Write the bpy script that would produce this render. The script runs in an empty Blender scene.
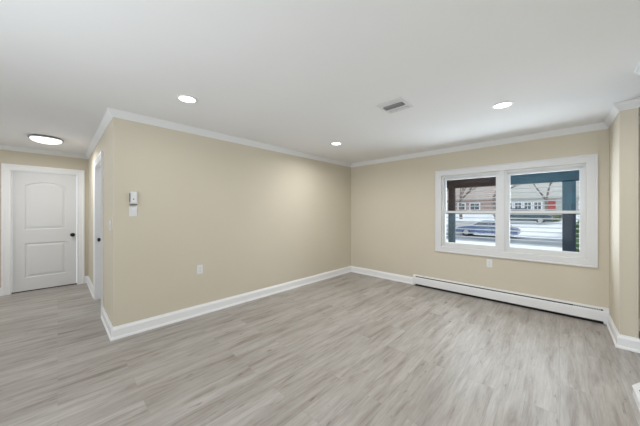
import bpy, bmesh, math, random
from mathutils import Vector, Matrix
random.seed(7)
C = bpy.context.scene.collection
PI = math.pi

# ------------------------------------------------------------------ camera
F_PX = 250.7
cam_d = bpy.data.cameras.new('camera')
cam = bpy.data.objects.new('camera', cam_d); C.objects.link(cam)
cam_d.sensor_fit = 'HORIZONTAL'; cam_d.sensor_width = 36.0
cam_d.lens = 36.0 * F_PX / 640.0
cam_d.shift_y = -(213.0 - 211.8) / 640.0
cam_d.clip_start = 0.05; cam_d.clip_end = 300
cam.location = (0, 0, 1.35)
cam.rotation_euler = (PI/2, 0, math.radians(43.7))
bpy.context.scene.camera = cam

# ------------------------------------------------------------------ view
vs = bpy.context.scene.view_settings
vs.view_transform = 'Standard'; vs.look = 'None'
vs.exposure = 0.08; vs.gamma = 1.0; vs.use_curve_mapping = False

# ------------------------------------------------------------------ world: bright overcast winter sky
w = bpy.data.worlds.new('overcast_sky'); bpy.context.scene.world = w
w.use_nodes = True
bg = w.node_tree.nodes['Background']
bg.inputs['Color'].default_value = (0.86, 0.93, 1.0, 1)
bg.inputs['Strength'].default_value = 1.3

# ------------------------------------------------------------------ lights
def area(name, loc, target, sx, sy, power, color=(1, 1, 1), shape='RECTANGLE', spread=PI):
    l = bpy.data.lights.new(name, 'AREA'); l.shape = shape
    l.size = sx
    if shape in ('RECTANGLE', 'ELLIPSE'): l.size_y = sy
    l.energy = power; l.color = color; l.spread = spread
    o = bpy.data.objects.new(name, l); C.objects.link(o)
    o.location = loc
    d = Vector(target) - Vector(loc)
    o.rotation_euler = d.to_track_quat('-Z', 'Y').to_euler()
    return o
# unseen fill lamps added behind the camera to brighten room and foyer
FILL_COL = (0.875, 0.945, 1.0)
area('front_fill', (-1.1, -2.45, 1.35), (-1.5, 4.0, 1.7), 2.8, 1.9, 30, FILL_COL, 'RECTANGLE', math.radians(120))
area('foyer_fill', (-5.0, -2.45, 1.4), (-5.2, 1.0, 0.5), 1.8, 1.9, 22, FILL_COL)
# added fill lamp behind the camera, aimed up to lift the ceiling
area('ceiling_fill', (-0.9, -1.5, 0.9), (-1.1, -0.4, 2.45), 2.0, 1.2, 17, FILL_COL, 'RECTANGLE', math.radians(120))
area('next_room_fill', (1.6, -1.5, 1.5), (1.5, 4.5, 1.3), 1.4, 1.4, 40, FILL_COL)  # added fill lamp so the view through the opening is less dark
# daylight arriving through the window in the back wall
area('back_window_daylight', (-0.62, 4.90, 1.36), (-0.8, 3.0, 1.95), 1.7, 1.05, 38, (0.86, 0.93, 1.0))

# ------------------------------------------------------------------ materials
def mat(name, col, rough=0.5, metal=0.0, spec=0.5, noise=None, bump=None, emit=None, bumpdist=0.002):
    m = bpy.data.materials.new(name); m.use_nodes = True
    nt = m.node_tree; b = nt.nodes['Principled BSDF']
    b.inputs['Base Color'].default_value = (*col, 1)
    b.inputs['Roughness'].default_value = rough
    b.inputs['Metallic'].default_value = metal
    b.inputs['Specular IOR Level'].default_value = spec
    tc = nt.nodes.new('ShaderNodeTexCoord')
    if noise:
        sc, amt = noise
        n = nt.nodes.new('ShaderNodeTexNoise'); n.inputs['Scale'].default_value = sc
        n.inputs['Detail'].default_value = 4
        nt.links.new(tc.outputs['Object'], n.inputs['Vector'])
        r = nt.nodes.new('ShaderNodeValToRGB')
        r.color_ramp.elements[0].position = 0.3; r.color_ramp.elements[1].position = 0.7
        r.color_ramp.elements[0].color = (*[c*(1-amt) for c in col], 1)
        r.color_ramp.elements[1].color = (*[min(1, c*(1+amt)) for c in col], 1)
        nt.links.new(n.outputs['Fac'], r.inputs['Fac'])
        nt.links.new(r.outputs['Color'], b.inputs['Base Color'])
    if bump:
        sc, st = bump
        n = nt.nodes.new('ShaderNodeTexNoise'); n.inputs['Scale'].default_value = sc
        n.inputs['Detail'].default_value = 3
        nt.links.new(tc.outputs['Object'], n.inputs['Vector'])
        bp = nt.nodes.new('ShaderNodeBump'); bp.inputs['Strength'].default_value = st
        bp.inputs['Distance'].default_value = bumpdist
        nt.links.new(n.outputs['Fac'], bp.inputs['Height'])
        nt.links.new(bp.outputs['Normal'], b.inputs['Normal'])
    if emit:
        b.inputs['Emission Color'].default_value = (*emit[0], 1)
        b.inputs['Emission Strength'].default_value = emit[1]
    return m

M_WALL = mat('beige_wall_paint', (0.665, 0.608, 0.500), 0.75, spec=0.25, noise=(1.5, 0.012), bump=(220, 0.12))
M_CEIL = mat('white_ceiling_paint', (0.845, 0.85, 0.865), 0.9, spec=0.15, noise=(1.2, 0.01), bump=(150, 0.1))
M_TRIM = mat('white_trim_paint', (0.90, 0.905, 0.92), 0.35, spec=0.4, bump=(60, 0.03))
M_CROWN = mat('white_crown_paint', (0.80, 0.805, 0.815), 0.5, spec=0.3, bump=(60, 0.03))
M_WTRIM = mat('off_white_window_trim_paint', (0.73, 0.735, 0.75), 0.4, spec=0.35, bump=(60, 0.03))
M_DOOR = mat('white_door_paint', (0.77, 0.775, 0.79), 0.45, spec=0.4, bump=(300, 0.05))
M_VINYL = mat('white_window_vinyl', (0.73, 0.74, 0.75), 0.35, spec=0.4, bump=(80, 0.02))
M_PLASTIC = mat('white_plastic', (0.80, 0.81, 0.82), 0.4, bump=(90, 0.02))
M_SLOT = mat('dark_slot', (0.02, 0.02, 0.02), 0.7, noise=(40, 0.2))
M_GREYSLOT = mat('grey_slot', (0.16, 0.16, 0.16), 0.6, noise=(40, 0.2))
M_HEAT = mat('white_enamelled_steel', (0.82, 0.825, 0.84), 0.35, spec=0.5, bump=(50, 0.02))
M_FIN = mat('aluminium_fins', (0.35, 0.35, 0.36), 0.4, metal=0.8, noise=(80, 0.2))
M_BLACK = mat('oil_rubbed_bronze', (0.022, 0.020, 0.020), 0.35, metal=0.6, noise=(30, 0.2))
M_NICKEL = mat('brushed_nickel', (0.42, 0.41, 0.40), 0.35, metal=0.85, noise=(60, 0.1))
M_VENT = mat('vent_white_steel', (0.72, 0.72, 0.73), 0.45, bump=(60, 0.02))
M_VENTSHADE = mat('shaded_vent_steel', (0.42, 0.42, 0.42), 0.5, bump=(60, 0.02))  # darker copy of the vent steel, shade on the front blades put into colour
M_LENS = mat('lit_lens', (0.9, 0.9, 0.9), 0.5, emit=((1.0, 0.985, 0.96), 4.0), noise=(5, 0.01))
M_DOME = mat('lit_frosted_dome', (0.9, 0.9, 0.9), 0.4, emit=((1.0, 0.985, 0.95), 2.2), noise=(5, 0.01))
M_SNOW = mat('snow', (0.86, 0.88, 0.92), 0.8, noise=(0.6, 0.03), bump=(3, 0.5), bumpdist=0.05)
M_ROAD = mat('wet_slushy_asphalt', (0.20, 0.225, 0.26), 0.6, noise=(0.7, 0.35), bump=(8, 0.3), bumpdist=0.02)
M_DRIVE = mat('gravel_slush', (0.45, 0.44, 0.45), 0.8, noise=(0.8, 0.3))
M_BROWN = mat('brown_tinted_timber', (0.040, 0.022, 0.019), 0.7, noise=(9, 0.4), bump=(14, 0.4))  # porch timber colours carry the tint that differs from sash to sash
M_BLUE = mat('teal_blue_tinted_timber', (0.045, 0.115, 0.165), 0.6, noise=(7, 0.25), bump=(14, 0.3))
M_NAVY = mat('navy_tinted_timber', (0.013, 0.026, 0.048), 0.6, noise=(7, 0.25), bump=(14, 0.3))
M_SLATE = mat('blue_grey_tinted_timber', (0.10, 0.14, 0.165), 0.7, noise=(9, 0.35), bump=(14, 0.3))
M_SLAT = mat('white_blind_slat', (0.62, 0.62, 0.62), 0.5, noise=(3, 0.03))
M_CARBLUE = mat('blue_car_paint', (0.13, 0.18, 0.33), 0.3, metal=0.3, noise=(2, 0.1))
M_CARGREEN = mat('dark_green_car_paint', (0.05, 0.085, 0.10), 0.3, metal=0.3, noise=(2, 0.1))
M_CARBLACK = mat('charcoal_car_paint', (0.04, 0.05, 0.065), 0.3, metal=0.3, noise=(2, 0.1))
M_CARGLASS = mat('car_glass', (0.10, 0.12, 0.15), 0.1, spec=0.8, noise=(3, 0.1))
M_TYRE = mat('tyre_rubber', (0.03, 0.03, 0.03), 0.8, noise=(20, 0.2))
M_HUB = mat('wheel_alloy', (0.5, 0.5, 0.52), 0.35, metal=0.7, noise=(20, 0.1))
M_SIDING = mat('pale_grey_siding', (0.50, 0.50, 0.47), 0.7, noise=(1.0, 0.1))
M_ROOF = mat('grey_shingles', (0.52, 0.50, 0.46), 0.8, noise=(4, 0.2))
M_ROOF2 = mat('brown_shingles', (0.47, 0.38, 0.34), 0.8, noise=(4, 0.2))
M_REDDOOR = mat('red_painted_wood', (0.42, 0.06, 0.05), 0.5, noise=(5, 0.1))
M_PANE = mat('dark_house_pane', (0.10, 0.12, 0.14), 0.15, noise=(2, 0.2))
M_BARK = mat('grey_bark', (0.20, 0.165, 0.14), 0.9, noise=(8, 0.3), bump=(12, 0.5))
M_LEAF = mat('evergreen_leaves', (0.22, 0.36, 0.14), 0.7, noise=(6, 0.5))
M_OLIVE = mat('olive_leaves', (0.20, 0.22, 0.11), 0.8, noise=(3, 0.4))

def brick_mat():
    m = bpy.data.materials.new('pinkish_brick'); m.use_nodes = True
    nt = m.node_tree; b = nt.nodes['Principled BSDF']; b.inputs['Roughness'].default_value = 0.85
    tc = nt.nodes.new('ShaderNodeTexCoord'); mp = nt.nodes.new('ShaderNodeMapping')
    mp.inputs['Rotation'].default_value = (PI/2, 0, 0)
    br = nt.nodes.new('ShaderNodeTexBrick'); br.inputs['Scale'].default_value = 2.5
    br.inputs['Color1'].default_value = (0.36, 0.20, 0.17, 1)
    br.inputs['Color2'].default_value = (0.46, 0.29, 0.24, 1)
    br.inputs['Mortar'].default_value = (0.55, 0.50, 0.46, 1)
    br.inputs['Mortar Size'].default_value = 0.02
    nt.links.new(tc.outputs['Object'], mp.inputs['Vector']); nt.links.new(mp.outputs['Vector'], br.inputs['Vector'])
    nt.links.new(br.outputs['Color'], b.inputs['Base Color'])
    return m
M_BRICK = brick_mat()

def glass_mat():
    m = bpy.data.materials.new('window_glass'); m.use_nodes = True
    nt = m.node_tree; nt.nodes.remove(nt.nodes['Principled BSDF'])
    out = nt.nodes['Material Output']
    t = nt.nodes.new('ShaderNodeBsdfTransparent'); t.inputs['Color'].default_value = (0.96, 0.98, 0.98, 1)
    g = nt.nodes.new('ShaderNodeBsdfGlossy'); g.inputs['Roughness'].default_value = 0.02
    fr = nt.nodes.new('ShaderNodeFresnel'); fr.inputs['IOR'].default_value = 1.15
    mx = nt.nodes.new('ShaderNodeMixShader')
    nt.links.new(fr.outputs['Fac'], mx.inputs['Fac'])
    nt.links.new(t.outputs['BSDF'], mx.inputs[1]); nt.links.new(g.outputs['BSDF'], mx.inputs[2])
    nt.links.new(mx.outputs['Shader'], out.inputs['Surface'])
    return m
M_GLASS = glass_mat()

def floor_mat():
    m = bpy.data.materials.new('grey_oak_vinyl_planks'); m.use_nodes = True
    nt = m.node_tree; N = nt.nodes.new; L = nt.links.new
    b = nt.nodes['Principled BSDF']
    tc = N('ShaderNodeTexCoord')
    mp = N('ShaderNodeMapping'); mp.inputs['Rotation'].default_value = (0, 0, PI/2)
    L(tc.outputs['Object'], mp.inputs['Vector'])
    def brick(c1, c2, mortar):
        br = N('ShaderNodeTexBrick')
        br.inputs['Scale'].default_value = 1.0
        br.inputs['Brick Width'].default_value = 1.15
        br.inputs['Row Height'].default_value = 0.18
        br.offset = 0.37; br.offset_frequency = 2
        br.inputs['Mortar Size'].default_value = 0.0012
        br.inputs['Mortar Smooth'].default_value = 0.4
        br.inputs['Bias'].default_value = 0.0
        br.inputs['Color1'].default_value = c1; br.inputs['Color2'].default_value = c2
        br.inputs['Mortar'].default_value = mortar
        L(mp.outputs['Vector'], br.inputs['Vector'])
        return br
    ident = brick((0, 0, 0, 1), (1, 1, 1, 1), (0.5, 0.5, 0.5, 1))       # one grey value per plank
    # shift the grain from plank to plank
    comb = N('ShaderNodeVectorMath'); comb.operation = 'MULTIPLY_ADD'
    L(ident.outputs['Color'], comb.inputs[0]); comb.inputs[1].default_value = (7.3, 3.1, 5.7)
    L(tc.outputs['Object'], comb.inputs[2])
    def noise(scale, detail, rough, dist=0.0):
        mm = N('ShaderNodeMapping'); mm.inputs['Scale'].default_value = scale
        L(comb.outputs[0], mm.inputs['Vector'])
        n = N('ShaderNodeTexNoise'); n.inputs['Scale'].default_value = 1.0
        n.inputs['Detail'].default_value = detail; n.inputs['Roughness'].default_value = rough
        n.inputs['Distortion'].default_value = dist
        L(mm.outputs['Vector'], n.inputs['Vector'])
        return n
    streak = noise((13, 1.4, 1), 6, 0.62, 0.4)
    patch = noise((3.2, 1.0, 1), 3, 0.5, 0.4)
    fleck = noise((26, 5.5, 1), 2, 0.5, 0.5)
    fine = noise((70, 5.0, 1), 4, 0.7, 0.3)
    ramp = N('ShaderNodeValToRGB')
    e = ramp.color_ramp.elements
    e[0].position = 0.30; e[0].color = (0.270, 0.232, 0.202, 1)
    e[1].position = 0.66; e[1].color = (0.475, 0.452, 0.430, 1)
    x = ramp.color_ramp.elements.new(0.46); x.color = (0.395, 0.367, 0.342, 1)
    L(streak.outputs['Fac'], ramp.inputs['Fac'])
    r2 = N('ShaderNodeValToRGB')
    r2.color_ramp.elements[0].position = 0.32; r2.color_ramp.elements[0].color = (0.84, 0.83, 0.82, 1)
    r2.color_ramp.elements[1].position = 0.62; r2.color_ramp.elements[1].color = (1.06, 1.06, 1.06, 1)
    L(fine.outputs['Fac'], r2.inputs['Fac'])
    mul = N('ShaderNodeMix'); mul.data_type = 'RGBA'; mul.blend_type = 'MULTIPLY'; mul.inputs[0].default_value = 1.0
    L(ramp.outputs['Color'], mul.inputs[6]); L(r2.outputs['Color'], mul.inputs[7])
    tone = brick((0.93, 0.925, 0.92, 1), (1.05, 1.05, 1.05, 1), (0.80, 0.79, 0.78, 1))
    mul2 = N('ShaderNodeMix'); mul2.data_type = 'RGBA'; mul2.blend_type = 'MULTIPLY'; mul2.inputs[0].default_value = 1.0
    L(mul.outputs[2], mul2.inputs[6]); L(tone.outputs['Color'], mul2.inputs[7])
    def ramped(src, p0, c0, p1, c1):
        r = N('ShaderNodeValToRGB'); q = r.color_ramp.elements
        q[0].position = p0; q[0].color = (*c0, 1); q[1].position = p1; q[1].color = (*c1, 1)
        L(src.outputs['Fac'], r.inputs['Fac']); return r
    last = mul2
    for r in (ramped(patch, 0.35, (0.90, 0.885, 0.87), 0.65, (1.05, 1.055, 1.06)), ramped(fleck, 0.24, (0.62, 0.56, 0.52), 0.33, (1, 1, 1))):
        k = N('ShaderNodeMix'); k.data_type = 'RGBA'; k.blend_type = 'MULTIPLY'; k.inputs[0].default_value = 1.0
        L(last.outputs[2], k.inputs[6]); L(r.outputs['Color'], k.inputs[7]); last = k
    L(last.outputs[2], b.inputs['Base Color'])
    b.inputs['Roughness'].default_value = 0.42
    b.inputs['Specular IOR Level'].default_value = 0.45
    bp = N('ShaderNodeBump'); bp.inputs['Strength'].default_value = 0.12; bp.inputs['Distance'].default_value = 0.001
    L(fine.outputs['Fac'], bp.inputs['Height']); L(bp.outputs['Normal'], b.inputs['Normal'])
    return m
M_FLOOR = floor_mat()

# ------------------------------------------------------------------ mesh helpers
def box(bm, x0, x1, y0, y1, z0, z1, bevel=0.0):
    v = [bm.verts.new(p) for p in ((x0,y0,z0),(x1,y0,z0),(x1,y1,z0),(x0,y1,z0),(x0,y0,z1),(x1,y0,z1),(x1,y1,z1),(x0,y1,z1))]
    fs = [bm.faces.new([v[i] for i in f]) for f in ((3,2,1,0),(4,5,6,7),(0,1,5,4),(1,2,6,5),(2,3,7,6),(3,0,4,7))]
    if bevel > 0:
        es = list({e for f in fs for e in f.edges})
        bmesh.ops.bevel(bm, geom=es, offset=bevel, segments=2, profile=0.5, affect='EDGES')

def prism(bm, pts, axis, a0, a1):
    """closed 2-D outline extruded along an axis; pts in the two other axes, in x,y,z order"""
    def P(p, a):
        return {'X': (a, p[0], p[1]), 'Y': (p[0], a, p[1]), 'Z': (p[0], p[1], a)}[axis]
    A = [bm.verts.new(P(p, a0)) for p in pts]; B = [bm.verts.new(P(p, a1)) for p in pts]
    n = len(pts)
    bm.faces.new(A); bm.faces.new(list(reversed(B)))
    for i in range(n):
        bm.faces.new((A[(i+1) % n], A[i], B[i], B[(i+1) % n]))

def lathe(bm, prof, seg=32, axis='Z', c=(0, 0, 0)):
    """prof: (radius, height) pairs, closed on the axis at both ends when radius is 0"""
    rings = []
    for r, h in prof:
        ring = []
        k = 1 if r < 1e-6 else seg
        for i in range(k):
            a = 2*PI*i/seg; p = (r*math.cos(a), r*math.sin(a), h)
            if axis == 'Y': p = (p[0], p[2], p[1])
            if axis == 'X': p = (p[2], p[0], p[1])
            ring.append(bm.verts.new((p[0]+c[0], p[1]+c[1], p[2]+c[2])))
        rings.append(ring)
    for a, b in zip(rings, rings[1:]):
        if len(a) == 1 and len(b) == 1: continue
        for i in range(seg):
            j = (i+1) % seg
            if len(a) == 1: bm.faces.new((a[0], b[i], b[j]))
            elif len(b) == 1: bm.faces.new((a[i], a[j], b[0]))
            else: bm.faces.new((a[i], a[j], b[j], b[i]))

def tube(bm, p0, p1, r0, r1, seg=6):
    p0 = Vector(p0); p1 = Vector(p1); d = (p1-p0).normalized()
    u = d.orthogonal().normalized(); v = d.cross(u)
    A = [bm.verts.new(p0 + r0*(math.cos(2*PI*i/seg)*u + math.sin(2*PI*i/seg)*v)) for i in range(seg)]
    B = [bm.verts.new(p1 + r1*(math.cos(2*PI*i/seg)*u + math.sin(2*PI*i/seg)*v)) for i in range(seg)]
    for i in range(seg):
        j = (i+1) % seg; bm.faces.new((A[i], A[j], B[j], B[i]))
    bm.faces.new(list(reversed(A))); bm.faces.new(B)

def obj(name, bm, m, parent=None, smooth=False, loc=None):
    bmesh.ops.recalc_face_normals(bm, faces=bm.faces[:])
    me = bpy.data.meshes.new(name); bm.to_mesh(me); bm.free()
    me.materials.append(m)
    if smooth:
        for p in me.polygons: p.use_smooth = True
        me.set_sharp_from_angle(angle=math.radians(35))
    o = bpy.data.objects.new(name, me); C.objects.link(o)
    if parent: o.parent = parent
    if loc: o.location = loc
    return o

def thing(name, label, cat, loc=(0, 0, 0), rotz=0.0, group=None):
    o = bpy.data.objects.new(name, None); C.objects.link(o)
    o.empty_display_size = 0.1
    o.location = loc; o.rotation_euler = (0, 0, rotz)
    o['label'] = label; o['category'] = cat
    if group: o['group'] = group
    return o
def tag(o, label, cat, group=None, kind=None):
    o['label'] = label; o['category'] = cat
    if group: o['group'] = group
    if kind: o['kind'] = kind
    return o
def struct(name, bm, m, label, cat, smooth=False):
    o = obj(name, bm, m, smooth=smooth); o['kind'] = 'structure'
    o['label'] = label; o['category'] = cat
    return o
def NB(): return bmesh.new()

# profile swept along a straight wall run with mitred ends
def run(bm, prof, p0, p1, nrm, e0, e1):
    """prof: (out, z); nrm: unit 2-D direction out of the wall; e: +1 outer corner, -1 inner corner, 0 square"""
    p0 = Vector(p0); p1 = Vector(p1); n = Vector(nrm); d = (p1-p0).normalized()
    A = []; B = []
    for o, z in prof:
        a = p0 + n*o - d*o*e0; b = p1 + n*o + d*o*e1
        A.append(bm.verts.new((a.x, a.y, z))); B.append(bm.verts.new((b.x, b.y, z)))
    k = len(prof)
    bm.faces.new(A); bm.faces.new(list(reversed(B)))
    for i in range(k):
        j = (i+1) % k; bm.faces.new((A[j], A[i], B[i], B[j]))

CEIL = 2.428
XA, YB, YD, XC, XR, YR = -3.411, 4.58, 0.405, -6.488, 0.430, 3.862
XE = 0.550            # outer face of the wall stub
XW, YW = 0.460, 3.02 # right wall behind the opening
YF = -2.6             # front wall
XN = 2.6              # far wall of the next room
BASE = [(0, 0), (0.026, 0), (0.026, 0.012), (0.020, 0.024), (0.016, 0.026), (0.016, 0.100), (0.012, 0.112), (0.007, 0.122), (0.005, 0.132), (0, 0.132)]
CROWN = [(0, CEIL-0.076), (0.006, CEIL-0.074), (0.008, CEIL-0.064), (0.014, CEIL-0.056), (0.021, CEIL-0.047), (0.027, CEIL-0.036),
         (0.034, CEIL-0.027), (0.039, CEIL-0.022), (0.041, CEIL-0.011), (0.046, CEIL-0.008), (0.046, CEIL), (0, CEIL)]

# ------------------------------------------------------------------ shell
b = NB(); box(b, XC-0.2, XN+0.1, YF-0.1, YB+0.15, -0.08, 0)
struct('floor', b, M_FLOOR, 'grey brown wood-look plank floor', 'floor')
b = NB(); box(b, XC-0.2, XN+0.1, YF-0.1, YB+0.15, CEIL, CEIL+0.1)
struct('ceiling', b, M_CEIL, 'smooth white ceiling', 'ceiling')
b = NB(); box(b, XA-0.12, XA, YD+0.12, YB+0.15, 0, CEIL)
struct('wall_left', b, M_WALL, 'long beige wall with the outlet and switch', 'wall')

DX0, DX1, DH = -5.15, -4.34, 2.04        # closet door opening in the hall wall
b = NB()
box(b, XC, DX0, YD, YD+0.12, 0, CEIL); box(b, DX1, XA, YD, YD+0.12, 0, CEIL)
box(b, DX0, DX1, YD, YD+0.12, DH, CEIL)
struct('wall_hall', b, M_WALL, 'beige hall wall seen at a grazing angle with the narrow door', 'wall')
EY0, EY1 = -0.535, 0.260                  # entry door opening in the foyer wall
b = NB()
box(b, XC-0.12, XC, YF, EY0, 0, CEIL); box(b, XC-0.12, XC, EY1, YD+0.12, 0, CEIL)
box(b, XC-0.12, XC, EY0, EY1, DH, CEIL)
struct('wall_foyer', b, M_WALL, 'beige foyer wall around the white panelled door', 'wall')
WX0, WX1, WZ0, WZ1 = -1.478, 0.243, 0.760, 1.965
b = NB()
box(b, XA-0.12, WX0, YB, YB+0.15, 0, CEIL); box(b, WX1, XN, YB, YB+0.15, 0, CEIL)
box(b, WX0, WX1, YB, YB+0.15, 0, WZ0); box(b, WX0, WX1, YB, YB+0.15, WZ1, CEIL)
struct('wall_back', b, M_WALL, 'beige wall with the double window', 'wall')
b = NB(); box(b, XR, XE, YR, YB, 0, CEIL)
struct('wall_right_stub', b, M_WALL, 'short beige wall end jutting out right of the window', 'wall')
b = NB(); box(b, XW, XW+0.115, YF, YW, 0, CEIL)
struct('wall_right', b, M_WALL, 'beige right wall beyond the opening', 'wall')
b = NB(); box(b, XC-0.12, XN, YF-0.12, YF, 0, CEIL)
struct('wall_front', b, M_WALL, 'beige front wall behind the camera', 'wall')
b = NB(); box(b, XN, XN+0.1, YF, YB+0.15, 0, CEIL)
struct('wall_next_room', b, M_WALL, 'beige far wall of the next room', 'wall')

# baseboards
def base(name, segs):
    b = NB()
    for s in segs: run(b, BASE, *s)
    return struct(name, b, M_TRIM, 'white baseboard', 'baseboard')
base('baseboard_left', [((XA, YD), (XA, YB), (1, 0), 1, -1)])
base('baseboard_hall', [((XA, YD), (DX1+0.090, YD), (0, -1), 1, 0), ((DX0-0.090, YD), (XC, YD), (0, -1), 0, -1)])
base('baseboard_foyer', [((XC, YD), (XC, EY1+0.092), (1, 0), -1, 0), ((XC, EY0-0.092), (XC, YF), (1, 0), 0, -1)])
HX0 = -1.955
base('baseboard_back', [((XA, YB), (HX0-0.001, YB), (0, -1), -1, 0)])
base('baseboard_right_stub', [((XR, YB-0.075), (XR, YR), (-1, 0), 0, 1), ((XR, YR), (XE, YR), (0, -1), 1, 1), ((XE, YR), (XE, YB), (1, 0), 1, -1)])
base('baseboard_next_room', [((XE, YB), (XN, YB), (0, -1), -1, -1)])
base('baseboard_right', [((XW+0.115, YW), (XW, YW), (0, 1), 1, 0), ((XW, 1.79), (XW, YF), (-1, 0), 0, -1)])
# crown mouldings
def crown(name, segs):
    b = NB()
    for s in segs: run(b, CROWN, *s)
    o = struct(name, b, M_CROWN, 'white crown moulding', 'crown moulding', smooth=True)
crown('trim_1', [((XA, YD), (XA, YB), (1, 0), 1, -1)])
crown('trim_2', [((XA, YD), (XC, YD), (0, -1), 1, -1)])
crown('trim_3', [((XC, YD), (XC, YF), (1, 0), -1, -1)])
crown('trim_4', [((XA, YB), (XR, YB), (0, -1), -1, -1)])
crown('trim_5', [((XR, YB), (XR, YR), (-1, 0), -1, 1), ((XR, YR), (XE, YR), (0, -1), 1, 1), ((XE, YR), (XE, YB), (1, 0), 1, -1)])
crown('trim_6', [((XE, YB), (XN, YB), (0, -1), -1, -1)])
crown('trim_7', [((XW+0.115, YW), (XW, YW), (0, 1), 1, 1), ((XW, YW), (XW, YF), (-1, 0), 1, -1)])

# ------------------------------------------------------------------ picture-frame casings
def frame_sweep(bm, prof, rect, axis, sign, plane, three=False):
    """prof: (w, t): w outwards from opening edge, t off the wall; rect (a0,a1,z0,z1)"""
    a0, a1, z0, z1 = rect
    corners = [(a0, z0, -1, -1), (a0, z1, -1, 1), (a1, z1, 1, 1), (a1, z0, 1, -1)]
    if three: corners = [(a0, z0, -1, 0), (a0, z1, -1, 1), (a1, z1, 1, 1), (a1, z0, 1, 0)]
    rings = []
    for a, z, sa, sz in corners:
        ring = []
        for w_, t in prof:
            aa = a + sa*w_; zz = z + sz*w_; q = plane + sign*t
            ring.append(bm.verts.new((aa, q, zz) if axis == 'Y' else (q, aa, zz)))
        rings.append(ring)
    n = len(prof); m = len(rings)
    pairs = [(i, (i+1) % m) for i in range(m)] if not three else [(0, 1), (1, 2), (2, 3)]
    for i, j in pairs:
        for k in range(n):
            l = (k+1) % n
            bm.faces.new((rings[i][k], rings[i][l], rings[j][l], rings[j][k]))
    if three:
        bm.faces.new(rings[0]); bm.faces.new(list(reversed(rings[-1])))
CAS = [(-0.004, 0), (-0.004, 0.012), (0.002, 0.016), (0.010, 0.012), (0.055, 0.016), (0.068, 0.022), (0.090, 0.022), (0.090, 0)]
WCAS = [(0, 0), (0, 0.014), (0.006, 0.017), (0.078, 0.019), (0.084, 0.026), (0.096, 0.026), (0.096, 0)]
b = NB(); frame_sweep(b, CAS, (EY0, EY1, 0.0, DH), 'X', 1, XC, True)
struct('trim_8', b, M_TRIM, 'white casing around the panelled foyer door', 'door casing')
b = NB(); frame_sweep(b, CAS, (DX0, DX1, 0.0, DH), 'Y', -1, YD, True)
struct('trim_9', b, M_TRIM, 'white casing around the narrow hall door', 'door casing')
b = NB(); frame_sweep(b, WCAS, (WX0, WX1, WZ0, WZ1), 'Y', -1, YB)
struct('trim_10', b, M_WTRIM, 'white casing around the double window', 'window casing')
# jambs
def jambs(name, rect, axis, p0, p1, t=0.012):
    a0, a1, z1 = rect; b = NB()
    def B_(u0, u1, v0, v1):
        if axis == 'Y': box(b, u0, u1, p0, p1, v0, v1)
        else: box(b, p0, p1, u0, u1, v0, v1)
    B_(a0, a0+t, 0, z1); B_(a1-t, a1, 0, z1); B_(a0+t, a1-t, z1-t, z1)
    return struct(name, b, M_TRIM, 'white door jamb', 'door jamb')
jambs('trim_11', (EY0, EY1, DH), 'X', XC-0.12, XC)
jambs('trim_12', (DX0, DX1, DH), 'Y', YD, YD+0.12)

# ------------------------------------------------------------------ panelled doors
def door(name, label, width, loc, rotz, knob_x):
    root = thing(name, label, 'door', loc, rotz); root['kind'] = 'structure'
    H0, H1, T = 0.016, 2.022, 0.035
    h = width/2
    b = NB()
    px = h-0.135
    arch = []
    zt, zc = 1.795, 1.865
    for i in range(17):
        t = i/16; x = px - 2*px*t
        arch.append((x, zt + (zc-zt)*math.sin(PI*t)**0.8))
    top = [(-px, 1.045), (px, 1.045)] + arch
    bot = [(-px, 0.235), (px, 0.235), (px, 0.815), (-px, 0.815)]
    outer = [(-h, H0), (h, H0), (h, H1), (-h, H1)]
    def inset(poly, d):
        cx = sum(p[0] for p in poly)/len(poly); z0 = min(p[1] for p in poly); z1 = max(p[1] for p in poly)
        cz = (z0+z1)/2; hw = px; hh = (z1-z0)/2
        return [(p[0]*(hw-d)/hw, cz+(p[1]-cz)*(hh-d)/hh) for p in poly]
    def loop(poly, y):
        return [b.verts.new((p[0], y, p[1])) for p in poly]
    vo = loop(outer, 0); edges = []
    for v in (vo,):
        edges += [b.edges.new((v[i], v[(i+1) % len(v)])) for i in range(len(v))]
    for poly in (top, bot):
        prev = loop(poly, 0)
        edges += [b.edges.new((prev[i], prev[(i+1) % len(prev)])) for i in range(len(prev))]
        for d, y in ((0.006, 0.011), (0.022, 0.011), (0.048, 0.003), (0.052, 0.002)):
            cur = loop(inset(poly, d), y)
            for i in range(len(cur)):
                j = (i+1) % len(cur); b.faces.new((prev[i], prev[j], cur[j], cur[i]))
            prev = cur
        b.faces.new(prev)
    bmesh.ops.triangle_fill(b, edges=edges, use_beauty=True)
    vb = loop(outer, T)
    for i in range(4):
        j = (i+1) % 4; b.faces.new((vo[i], vo[j], vb[j], vb[i]))
    b.faces.new(vb)
    obj('door_slab', b, M_DOOR, root)
    b = NB()
    lathe(b, [(0, 0), (0.033, 0), (0.033, -0.006), (0.026, -0.011), (0.012, -0.012), (0.011, -0.030), (0.020, -0.036), (0.028, -0.046),
              (0.029, -0.055), (0.024, -0.064), (0.012, -0.069), (0, -0.070)], 28, 'Y', (knob_x, 0, 0.925))
    k = obj('door_handle', b, M_BLACK, root, smooth=True); k['label'] = 'dark bronze round door knob'
    b = NB(); box(b, -h-0.004, h+0.004, 0.002, T, 0.0005, 0.0155); o = obj('door_gap_shade', b, M_SLOT, root); o['label'] = 'dark strip for the shaded gap under the door'  # black strip stands in for the shade in the gap below the slab
    for z in ((0.25, 1.02, 1.80) if knob_x < 0 else ()):
        b = NB(); s = -1 if knob_x > 0 else 1
        tube(b, (s*(h+0.003), -0.004, z-0.045), (s*(h+0.003), -0.004, z+0.045), 0.006, 0.006, 10)
        obj('hinge', b, M_NICKEL, root)
    return root
ewid = (EY1-EY0)-0.034
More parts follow.
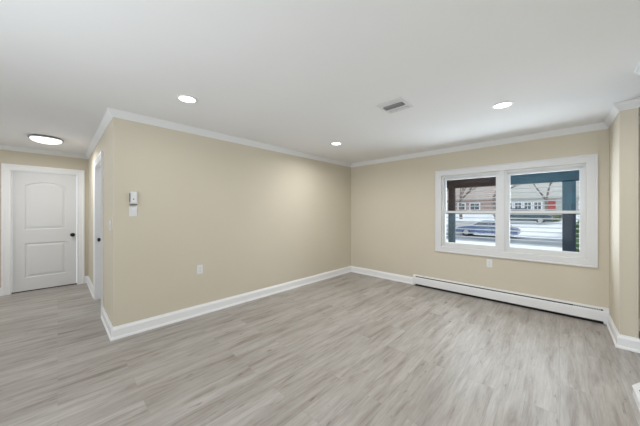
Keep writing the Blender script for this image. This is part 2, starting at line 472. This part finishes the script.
door('door_1', 'white arch-top panelled door at the end of the foyer', ewid, (XC-0.035, (EY0+EY1)/2, 0), PI/2, ewid/2-0.052)
door('door_2', 'narrowly seen white door in the hall wall, dark knob', DX1-DX0-0.034, (( DX0+DX1)/2, YD+0.080, 0), 0, -(DX1-DX0)/2+0.085)

# ------------------------------------------------------------------ double window
def ring(bm, x0, x1, z0, z1, y0, y1, l, r, bt, tp):
    box(bm, x0, x0+l, y0, y1, z0, z1); box(bm, x1-r, x1, y0, y1, z0, z1)
    box(bm, x0+l, x1-r, y0, y1, z0, z0+bt); box(bm, x0+l, x1-r, y0, y1, z1-tp, z1)
b = NB(); box(b, -0.652, -0.590, YB-0.014, YB+0.15, WZ0, WZ1); box(b, -0.640, -0.602, YB-0.020, YB-0.012, WZ0, WZ1)
struct('trim_13', b, M_WTRIM, 'white mullion post between the two window units', 'mullion')
def window(name, label, x0, x1):
    root = thing(name, label, 'window', ((x0+x1)/2, YB, 0)); root['kind'] = 'structure'
    h = (x1-x0)/2; zm = 1.345
    b = NB(); ring(b, -h, h, WZ0, WZ1, 0.022, 0.145, 0.020, 0.020, 0.022, 0.022)
    ring(b, -h+0.020, h-0.020, WZ0+0.022, WZ1-0.022, 0.022, 0.032, 0.007, 0.007, 0.004, 0.007)
    obj('window_frame', b, M_VINYL, root)
    def sash(nm, z0, z1, y0, y1, bt, tp, glassy):
        b = NB(); ring(b, -h+0.0215, h-0.0215, z0, z1, y0, y1, 0.030, 0.030, bt, tp)
        xg = h-0.0515
        ring(b, -xg, xg, z0+bt, z1-tp, y0+0.006, y1-0.006, 0.006, 0.006, 0.006, 0.006)
        s = obj(nm, b, M_VINYL, root)
        b = NB(); box(b, -xg, xg, glassy-0.002, glassy+0.002, z0+bt, z1-tp)
        obj('glass_pane', b, M_GLASS, s)
        return s
    sash('upper_sash', zm-0.016, WZ1-0.0235, 0.076, 0.104, 0.030, 0.040, 0.090)
    lo = sash('lower_sash', WZ0+0.0235, zm+0.018, 0.038, 0.070, 0.040, 0.036, 0.054)
    b = NB(); box(b, -h+0.052, h-0.052, 0.0365, 0.052, zm-0.024, zm-0.0185)  # black strip stands in for the shadow gap below the meeting rail
    g = obj('rail_shadow', b, M_SLOT, lo); g['label'] = 'dark shadow line under the rail'
    b = NB(); box(b, -0.03, 0.03, 0.046, 0.066, zm+0.018, zm+0.026, 0.002); box(b, -0.006, 0.022, 0.042, 0.060, zm+0.026, zm+0.034, 0.002)
    obj('sash_lock', b, M_VINYL, lo)
    for s in (-1, 1):
        b = NB(); box(b, s*(h-0.10)-0.02, s*(h-0.10)+0.02, 0.0340, 0.0382, zm-0.004, zm+0.006, 0.001)
        obj('tilt_latch', b, M_VINYL, lo)
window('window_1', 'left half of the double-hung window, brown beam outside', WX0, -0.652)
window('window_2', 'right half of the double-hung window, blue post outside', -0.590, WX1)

# ------------------------------------------------------------------ baseboard heater
hx0, hx1 = HX0, XR-0.002
t = thing('baseboard_heater', 'long white baseboard heater under the window', 'heater', ((hx0+hx1)/2, YB-0.001, 0))
hw = (hx1-hx0)/2
b = NB()   # back plate with sloping hood lip
prism(b, [(0, 0.0), (0, 0.190), (-0.012, 0.190), (-0.040, 0.176), (-0.040, 0.171), (-0.012, 0.183), (-0.006, 0.183), (-0.006, 0.0)], 'X', -hw+0.035, hw-0.045)
obj('back_plate', b, M_HEAT, t)
b = NB()
prism(b, [(-0.064, 0.036), (-0.064, 0.136), (-0.060, 0.150), (-0.048, 0.158), (-0.046, 0.155), (-0.057, 0.147), (-0.061, 0.136), (-0.061, 0.040), (-0.050, 0.036), (-0.050, 0.033)], 'X', -hw+0.035, hw-0.045)
obj('front_cover', b, M_HEAT, t)
b = NB()
for i in range(178):
    x = -hw+0.10+i*0.0121
    if x > hw-0.10: break
    box(b, x, x+0.0012, -0.047, -0.012, 0.060, 0.120)
tube(b, (-hw+0.03, -0.030, 0.09), (hw-0.04, -0.030, 0.09), 0.011, 0.011, 10)
obj('heating_fins', b, M_FIN, t)
b = NB()
x = hw-0.30
while x < hw-0.062:
    box(b, x, x+0.005, -0.049, -0.036, 0.156, 0.175); x += 0.014
obj('louvre_grille', b, M_HEAT, t)
b = NB(); box(b, -hw+0.036, hw-0.046, -0.008, -0.0062, 0.002, 0.182); box(b, -hw+0.036, hw-0.046, -0.046, -0.008, 0.002, 0.004)
o = obj('inner_liner', b, M_SLOT, t); o['label'] = 'dark inside of the heater seen through its slots'
for s, wd in ((-1, 0.035), (1, 0.045)):
    b = NB(); xa, xb = (-hw, -hw+wd) if s < 0 else (hw-wd, hw)
    prism(b, [(0, 0.0), (0, 0.191), (-0.013, 0.191), (-0.041, 0.177), (-0.062, 0.152), (-0.065, 0.137), (-0.065, 0.012), (-0.052, 0.0)], 'X', xa, xb)
    obj('end_cap', b, M_HEAT, t)

# ------------------------------------------------------------------ low white piece at the right edge of the picture
t = thing('duct_cover', 'small low white metal cover with a dark slot, on the floor at the right edge', 'duct cover', (0.465, 2.80, 0))
b = NB()
prism(b, [(0, -1.0), (0, 0.262), (-0.050, 0.175), (-0.074, 0.126), (-0.074, -1.0)], 'Z', 0, 0.062)
prism(b, [(0, -1.0), (0, 0.268), (-0.052, 0.181), (-0.078, 0.130), (-0.078, -1.0)], 'Z', 0.062, 0.070)
obj('cover', b, M_HEAT, t)
b = NB(); box(b, -0.052, -0.018, -0.95, 0.085, 0.0702, 0.0712)
o = obj('slot', b, M_SLOT, t); o['label'] = 'dark slot'

# ------------------------------------------------------------------ ceiling fixtures
def recessed(label, x, y, power=8):
    t = thing('recessed_light', label, 'ceiling light', (x, y, CEIL), 0, 'round recessed ceiling lights')
    b = NB(); lathe(b, [(0.070, -0.0005), (0.092, -0.0005), (0.093, -0.003), (0.088, -0.006), (0.074, -0.007), (0.070, -0.003), (0.070, -0.0005)], 40)
    obj('trim_ring', b, M_PLASTIC, t, smooth=True)
    b = NB(); lathe(b, [(0, -0.0045), (0.0695, -0.0045), (0.0695, -0.001), (0, -0.001)], 40)
    obj('lens', b, M_LENS, t)
    a = area('recessed_lamp', (x, y, CEIL-0.012), (x, y, 0), 0.13, 0.13, power, (1.0, 0.99, 0.97), 'DISK', math.radians(165))
    return t
recessed('round recessed ceiling light nearest the outer corner of the left wall, lit', -2.570, 0.855, 2.5)
recessed('round recessed ceiling light closest to the far room corner, lit', -2.548, 3.038, 12)
recessed('round recessed ceiling light in front of the window, right of the vent, lit', -0.417, 3.102, 13)

recessed('round recessed ceiling light above the camera, out of the picture', -0.425, 0.872, 5)

t = thing('flush_ceiling_light', 'round flush dome ceiling light with nickel rim, in front of foyer door', 'ceiling light', (-5.40, -0.113, CEIL))
b = NB(); lathe(b, [(0, -0.0005), (0.160, -0.0005), (0.178, -0.010), (0.182, -0.022), (0.178, -0.030), (0.164, -0.030), (0.162, -0.020), (0, -0.020)], 48)
obj('rim', b, M_NICKEL, t, smooth=True)
b = NB(); prof = [(0, -0.022), (0.158, -0.022)] + [(0.160*math.cos(a*PI/2/10), -0.030-0.052*math.sin(a*PI/2/10)) for a in range(10)] + [(0, -0.082)]
lathe(b, prof, 48)
o = obj('glass_dome', b, M_DOME, t, smooth=True); o['label'] = 'glowing frosted white glass dome'
area('flush_lamp', (-5.40, -0.113, CEIL-0.10), (-5.40, -0.113, 0), 0.30, 0.30, 11, (1.0, 0.99, 0.96), 'DISK')

# two-way ceiling register
t = thing('ceiling_vent', 'small square white ceiling air vent with dark slots', 'vent', (-1.210, 2.367, CEIL))
b = NB()
for (x0, x1, y0, y1) in ((-0.140, 0.130, -0.145, -0.050), (-0.140, 0.130, 0.028, 0.086), (-0.140, 0.130, 0.132, 0.145),
                         (-0.140, -0.110, -0.050, 0.028), (0.098, 0.130, -0.050, 0.028), (-0.140, -0.110, 0.086, 0.132), (0.098, 0.130, 0.086, 0.132)):
    box(b, x0, x1, y0, y1, -0.005, -0.0003)
obj('frame', b, M_VENT, t)
for y0, y1 in ((-0.0499, 0.0279), (0.0861, 0.1319)):
    b = NB(); box(b, -0.1099, 0.0979, y0, y1, -0.0012, -0.0004)
    obj('duct_opening', b, M_SLOT, t)
def blade(yc, tilt, m=M_VENT):
    b = NB(); c = math.cos(tilt); s = math.sin(tilt); w_ = 0.0075
    prism(b, [(yc-w_*c, -0.0095-w_*s), (yc+w_*c, -0.0095+w_*s), (yc+w_*c+0.0010, -0.0087+w_*s), (yc-w_*c+0.0010, -0.0087-w_*s)], 'X', -0.1090, 0.0970)
    return obj('blade', b, m, t)
for i in range(4): blade(-0.040+i*0.0195, math.radians(72), M_VENTSHADE)
for i in range(3): blade(0.095+i*0.0135, math.radians(-25))

# ------------------------------------------------------------------ wall fittings
def outlet(label, loc, rotz):
    t = thing('electrical_outlet', label, 'outlet', loc, rotz, 'white duplex wall outlets')
    b = NB(); box(b, -0.036, 0.036, -0.006, 0, -0.058, 0.058, 0.002)
    p = obj('cover_plate', b, M_PLASTIC, t)
    for dz in (-0.020, 0.020):
        b = NB(); box(b, -0.017, 0.017, -0.009, -0.006, dz-0.014, dz+0.014, 0.0012)
        r = obj('receptacle', b, M_PLASTIC, t)
        b = NB()
        box(b, -0.008, -0.006, -0.0093, -0.0088, dz-0.003, dz+0.006); box(b, 0.006, 0.008, -0.0093, -0.0088, dz-0.003, dz+0.005)
        lathe(b, [(0, -0.0093), (0.0024, -0.0093), (0.0024, -0.0088), (0, -0.0088)], 12, 'Y', (0, 0, dz-0.0085))
        obj('socket_slots', b, M_SLOT, r)
    b = NB(); lathe(b, [(0, -0.0072), (0.003, -0.0070), (0.003, -0.006), (0, -0.006)], 12, 'Y', (0, 0, 0))
    obj('screw', b, M_NICKEL, t)
    return t
outlet('white wall outlet low on the long left wall', (XA, 1.288, 0.595), PI/2)
outlet('white wall outlet just below the window casing', (-0.778, YB, 0.560), 0)

t = thing('light_switch', 'white rocker light switch under the remote cradle near the wall corner', 'switch', (XA, 0.577, 1.357), PI/2)
b = NB(); box(b, -0.036, 0.036, -0.007, 0, -0.058, 0.056, 0.002); obj('cover_plate', b, M_PLASTIC, t)
b = NB(); prism(b, [(-0.007, -0.033), (-0.007, 0.033), (-0.0095, 0.033), (-0.0125, 0.0), (-0.0095, -0.033)], 'X', -0.0165, 0.0165); obj('rocker', b, M_PLASTIC, t)
t = thing('remote_cradle', 'white remote control in its cradle, above the light switch', 'remote control', (XA, 0.577, 1.500), PI/2)
b = NB(); box(b, -0.036, 0.036, -0.008, 0, -0.062, 0.064, 0.002)
box(b, -0.034, 0.034, -0.034, -0.008, -0.060, -0.048, 0.002); obj('cradle', b, M_PLASTIC, t)
b = NB(); box(b, -0.029, 0.029, -0.028, -0.0085, -0.0475, 0.072, 0.004)
rm = obj('remote_body', b, M_PLASTIC, t)
b = NB(); box(b, -0.036, -0.0305, -0.030, -0.0085, -0.0475, 0.055)
o = obj('side_slot', b, M_GREYSLOT, t); o['label'] = 'grey side of the cradle'
b = NB(); box(b, -0.033, 0.033, -0.030, -0.004, -0.074, -0.0625)
o = obj('clip', b, M_GREYSLOT, t); o['label'] = 'grey clip under the cradle'
for i in range(3):
    b = NB(); lathe(b, [(0, -0.0300), (0.006, -0.0296), (0.0065, -0.0281), (0, -0.0281)], 16, 'Y', (0, 0, 0.045-i*0.028))
    obj('button', b, M_GREYSLOT if i == 2 else M_PLASTIC, rm)
t = thing('hall_light_switch', 'white light switch seen almost edge-on beside the narrow hall door', 'switch', (-3.60, YD, 1.20))
b = NB(); box(b, -0.036, 0.036, -0.006, 0, -0.058, 0.058, 0.002); obj('cover_plate', b, M_PLASTIC, t)
b = NB(); box(b, -0.005, 0.005, -0.014, -0.006, -0.004, 0.014, 0.001); obj('toggle', b, M_PLASTIC, t)

# ------------------------------------------------------------------ outdoors: porch
b = NB(); box(b, -4.5, 3.5, YB+0.16, 6.45, -0.30, -0.15)
struct('porch_floor', b, M_SNOW, 'snowy porch floor', 'floor')
b = NB(); box(b, -4.5, 3.5, YB+0.15, 6.60, 2.20, 2.32)
struct('porch_roof', b, M_TRIM, 'porch roof above the window', 'roof')
def post(label, x0, x1, zsplit, mu, ml, lu, ll):
    t = thing('porch_post', label, 'post', ((x0+x1)/2, 6.27, -0.15))
    h = (x1-x0)/2
    b = NB(); box(b, -h, h, -0.07, 0.07, zsplit+0.1501, 2.039, 0.004); o = obj('upper_shaft', b, mu, t); o['label'] = lu
    b = NB(); box(b, -h, h, -0.07, 0.07, 0, zsplit+0.15, 0.004); o = obj('lower_shaft', b, ml, t); o['label'] = ll
    for z in (0.98, 1.62, 1.90, 0.78):
        for sx in (-0.5, 0.45):
            b = NB(); lathe(b, [(0, -0.078), (0.008, -0.076), (0.010, -0.070), (0, -0.070)], 10, 'Y', (sx*h, 0, z+0.0))
            obj('bolt', b, M_SLOT, t)
    return t
post('square timber porch post at the left edge of the window, brown above grey blue', -1.850, -1.735, 1.34, M_BROWN, M_SLATE, 'brown upper shaft', 'blue grey lower shaft')
post('wide blue timber porch post seen in the right half of the window', 0.035, 0.205, 1.34, M_BLUE, M_NAVY, 'teal blue upper shaft', 'dark navy lower shaft')
b = NB(); box(b, -4.0, -0.831, 6.19, 6.35, 1.89, 2.15, 0.004); box(b, -4.0, -0.831, 6.175, 6.189, 1.89, 1.93, 0.002)
tag(obj('porch_beam', b, M_BROWN), 'dark brown porch beam outside the left half of the window', 'beam')
b = NB(); box(b, -0.829, 0.280, 6.19, 6.35, 1.90, 2.15, 0.004); box(b, -0.829, 0.280, 6.175, 6.189, 2.04, 2.06, 0.002)
tag(obj('porch_beam', b, M_BLUE), 'teal blue porch beam outside the right half of the window', 'beam')
t = thing('slatted_blind', 'white slatted outdoor blind hanging behind the porch posts', 'blind', (-0.75, 6.42, 0))
b = NB(); z = 0.44
while z < 2.12:
    prism(b, [(-0.022, z-0.006), (0.022, z+0.006), (0.022, z+0.014), (-0.022, z+0.002)], 'X', -1.75, 1.45); z += 0.086
obj('slats', b, M_SLAT, t)
b = NB(); box(b, -1.75, 1.45, -0.02, 0.02, 2.125, 2.170); obj('head_rail', b, M_SLAT, t)
for x in (-1.55, -0.35, 0.45, 1.3):
    b = NB(); tube(b, (x, 0, 0.40), (x, 0, 2.13), 0.0015, 0.0015, 6); obj('cord', b, M_SLAT, t)

# ------------------------------------------------------------------ outdoors: snow, street
def gz(y): return -0.60 if y < 26 else (-0.60 + (y-26)*0.10 if y < 42 else 1.0)
b = NB()
ys = [4.9, 8, 12, 16, 19.0, 22, 24.6, 26, 28, 30, 32, 34, 36, 38, 40, 42, 50, 70, 110]
xs = [-90+i*6 for i in range(26)]
g = [[b.verts.new((x, y, gz(y) + (0 if y < 26 else random.uniform(-0.08, 0.08)))) for x in xs] for y in ys]
for i in range(len(ys)-1):
    for j in range(len(xs)-1): b.faces.new((g[i][j], g[i][j+1], g[i+1][j+1], g[i+1][j]))
struct('snow_ground', b, M_SNOW, 'snow covered ground outside', 'ground')
b = NB(); box(b, -80, 55, 19.0, 24.6, -0.62, -0.585)
struct('street', b, M_ROAD, 'wet grey street outside', 'road')
b = NB(); prism(b, [(24.7, -0.62), (26, -0.62), (33.5, 0.13), (33.5, 0.23), (26, -0.50), (24.7, -0.58)], 'X', -9.2, -6.0)
struct('driveway', b, M_DRIVE, 'slushy driveway across the street', 'driveway')

# ------------------------------------------------------------------ cars
def car(label, loc, rotz, paint, L=4.4, H=1.42, W=1.76):
    t = thing('car', label, 'car', loc, rotz)
    s = L/4.4; k = H/1.42
    low = [(-2.2, 0.35), (-2.18, 0.62), (-2.05, 0.80), (-1.55, 0.90), (1.10, 0.93), (1.75, 0.85), (2.12, 0.72), (2.2, 0.50), (2.18, 0.30), (1.75, 0.22)]
    # wheel arches
    pts = [(x*s, z*k) for x, z in low]
    for cx in (1.38, -1.38):
        for i in range(9):
            a = PI*i/8; pts.append(((cx+0.36*math.cos(a))*s, (0.24+0.36*math.sin(a))*k))
    pts.append((-1.95*s, 0.22*k))
    b = NB(); prism(b, pts, 'Y', -W/2, W/2)
    obj('body', b, paint, t)
    def cab(z0, z1, xs0, xs1, y0, y1):
        bm = NB()
        A = [bm.verts.new(p) for p in ((xs0[0]*s, -y0, z0*k), (xs0[1]*s, -y0, z0*k), (xs0[1]*s, y0, z0*k), (xs0[0]*s, y0, z0*k))]
        B = [bm.verts.new(p) for p in ((xs1[0]*s, -y1, z1*k), (xs1[1]*s, -y1, z1*k), (xs1[1]*s, y1, z1*k), (xs1[0]*s, y1, z1*k))]
        bm.faces.new(A[::-1]); bm.faces.new(B)
        for i in range(4):
            j = (i+1) % 4; bm.faces.new((A[i], A[j], B[j], B[i]))
        return bm
    obj('window_band', cab(0.90, 1.30, (-1.75, 1.10), (-1.20, 0.42), W/2-0.04, W/2-0.20), M_CARGLASS, t)
    obj('roof', cab(1.301, 1.42, (-1.22, 0.44), (-1.0, 0.25), W/2-0.19, W/2-0.30), paint, t)
    for xp in (-0.45,):
        for sy in (-1, 1):
            bm = NB(); tube(bm, (xp*s, sy*(W/2-0.03), 0.90*k), (xp*s, sy*(W/2-0.19), 1.31*k), 0.04, 0.04, 6)
            obj('pillar', bm, paint, t)
    for cx in (1.38, -1.38):
        for sy in (-1, 1):
            bm = NB(); lathe(bm, [(0, -0.1), (0.30, -0.1), (0.32, -0.07), (0.32, 0.07), (0.30, 0.1), (0, 0.1)], 24, 'Y', (cx*s, sy*(W/2-0.12), 0.32))
            wh = obj('wheel', bm, M_TYRE, t, smooth=True)
            bm = NB(); lathe(bm, [(0, 0), (0.19, 0), (0.19, 0.02), (0, 0.03)], 16, 'Y', (cx*s, sy*(W/2-0.02)-(0.005 if sy < 0 else 0.01), 0.32))
            obj('hubcap', bm, M_HUB, wh)
    for sx, m_, nm in ((-1, M_REDDOOR, 'tail_light'), (1, M_PLASTIC, 'headlight')):
        for sy in (-0.65, 0.65):
            bm = NB(); box(bm, sx*2.19*s-0.03, sx*2.19*s+0.03, sy-0.12, sy+0.12, 0.56*k, 0.68*k); obj(nm, bm, m_, t)
    return t
car('blue sedan parked on the street, seen across the middle of the window', (-4.15, 23.4, -0.585), PI, M_CARBLUE, 4.0, 1.24)
car('dark green car parked up the slope in front of the pale house', (-2.8, 33.4, 0.16), 0, M_CARGREEN, 4.6, 1.55)
car('charcoal car half hidden behind the wide blue porch post', (2.35, 26.9, -0.50), PI, M_CARBLACK)

# ------------------------------------------------------------------ houses
def house(label, x0, x1, y0, y1, z0, h, wallm, roofm, wins, doorx):
    t = thing('house', label, 'house', ((x0+x1)/2, y0, z0)); W = (x1-x0)/2; D = y1-y0
    b = NB(); box(b, -W, W, 0, D, -0.5, h); obj('wall', b, wallm, t)
    b = NB(); prism(b, [(-0.5, h), (D/2, h+2.6), (D+0.5, h), (D+0.5, h-0.15), (-0.5, h-0.15)], 'X', -W-0.4, W+0.4); obj('roof', b, roofm, t)
    for (wx, wz, ww, wh) in wins:
        b = NB(); box(b, wx-ww/2-0.12, wx+ww/2+0.12, -0.08, -0.001, wz-0.12, wz+wh+0.12); f = obj('window', b, M_TRIM, t)
        b = NB()
        for k in range(2):
            box(b, wx-ww/2+k*ww/2+0.03, wx-ww/2+(k+1)*ww/2-0.03, -0.10, -0.081, wz, wz+wh)
        obj('pane', b, M_PANE, f)
    b = NB(); box(b, doorx-0.5, doorx+0.5, -0.06, -0.001, -0.1, 1.95); obj('door', b, M_REDDOOR, t)
    b = NB(); box(b, W*0.5, W*0.5+0.8, D*0.45, D*0.45+0.8, h+1.2, h+3.6); obj('chimney', b, M_BRICK, t)
house('pinkish brick house with brown roof seen in the left half of the window', -22.5, -7.0, 44, 52, 0.9, 2.35, M_BRICK, M_ROOF2,
      [(-5.5, 0.8, 1.2, 0.9), (-2.2, 0.8, 0.9, 0.9), (2.0, 0.8, 0.9, 0.9), (3.6, 0.8, 0.9, 0.9), (5.4, 0.8, 1.2, 0.9)], 0.0)
house('long pale grey house with a red door seen in the right half of the window', -5.8, 8.5, 43, 51, 0.95, 2.25, M_SIDING, M_ROOF,
      [(-6.4, 0.75, 0.7, 0.85), (-5.4, 0.75, 0.7, 0.85), (-4.4, 0.75, 0.7, 0.85), (-3.4, 0.75, 0.7, 0.85), (1.0, 0.75, 1.2, 0.85), (4.5, 0.75, 1.2, 0.85)], -2.2)

# ------------------------------------------------------------------ bare trees and shrubs
def tree(label, loc, h, seed):
    rnd = random.Random(seed)
    t = thing('bare_tree', label, 'tree', loc)
    bt = NB(); bb = NB()
    def grow(bm, p, d, ln, r, lev):
        q = p + d*ln
        tube(bm, p, q, r, r*0.68, 6 if lev < 2 else 4)
        if lev >= 5: return
        for _ in range(2 if lev == 0 else 3):
            nd = (d + Vector((rnd.uniform(-1, 1), rnd.uniform(-1, 1), rnd.uniform(-0.15, 0.8)))*0.75).normalized()
            grow(bb, q if rnd.random() < 0.6 else p + d*ln*rnd.uniform(0.55, 1), nd, ln*rnd.uniform(0.62, 0.82), r*0.60, lev+1)
    grow(bt, Vector((0, 0, -0.1)), Vector((rnd.uniform(-.08, .08), 0, 1)).normalized(), h*0.30, h*0.026, 0)
    obj('trunk', bt, M_BARK, t); obj('branches', bb, M_BARK, t)
tree('bare tree in front of the brick house, left half of the window', (-9.2, 36, gz(36)-0.1), 8.5, 3)
tree('bare tree between the two houses', (-6.2, 40, gz(40)-0.1), 9, 8)
tree('bare tree just left of the wide blue porch post, before the pale house', (-1.0, 38.5, gz(38.5)-0.1), 7.5, 21)
tree('bare tree beyond the left edge of the window, near the brick house', (-13.0, 40, gz(40)-0.1), 9, 33)

def shrub(name, label, loc, rx, ry, rz, n, m, sz, seed):
    rnd = random.Random(seed)
    t = thing(name, label, 'shrub', loc)
    b = NB()
    for _ in range(n):
        u = rnd.uniform(-1, 1); a = rnd.uniform(0, 2*PI); r = rnd.uniform(0.45, 1.0)**0.5; q = math.sqrt(1-u*u)
        p = Vector((rx*r*q*math.cos(a), ry*r*q*math.sin(a), rz + rz*r*u))
        d = Vector((rnd.gauss(0, 1), rnd.gauss(0, 1), rnd.gauss(0, 1))).normalized(); e = d.orthogonal().normalized()
        s = sz*rnd.uniform(0.7, 1.3)
        v = [b.verts.new(p + d*s), b.verts.new(p + e*s*0.4), b.verts.new(p - d*s), b.verts.new(p - e*s*0.4)]
        b.faces.new(v)
    obj('foliage', b, m, t)
    b = NB()
    for i in range(6):
        a = i*PI/3; tube(b, (0, 0, -0.05), (rx*0.6*math.cos(a), ry*0.6*math.sin(a), rz*1.2), 0.02*rx+0.008, 0.006, 5)
    obj('stems', b, M_BARK, t)
shrub('evergreen_shrub', 'green leafy shrub right of the wide blue porch post', (0.62, 7.6, -0.60), 0.46, 0.50, 1.08, 6500, M_LEAF, 0.045, 5)
shrub('olive_shrub', 'olive coloured rounded shrub on the slope left of the blue post', (-0.75, 35.5, gz(35.5)-0.15), 1.0, 0.8, 0.65, 2200, M_OLIVE, 0.13, 6)
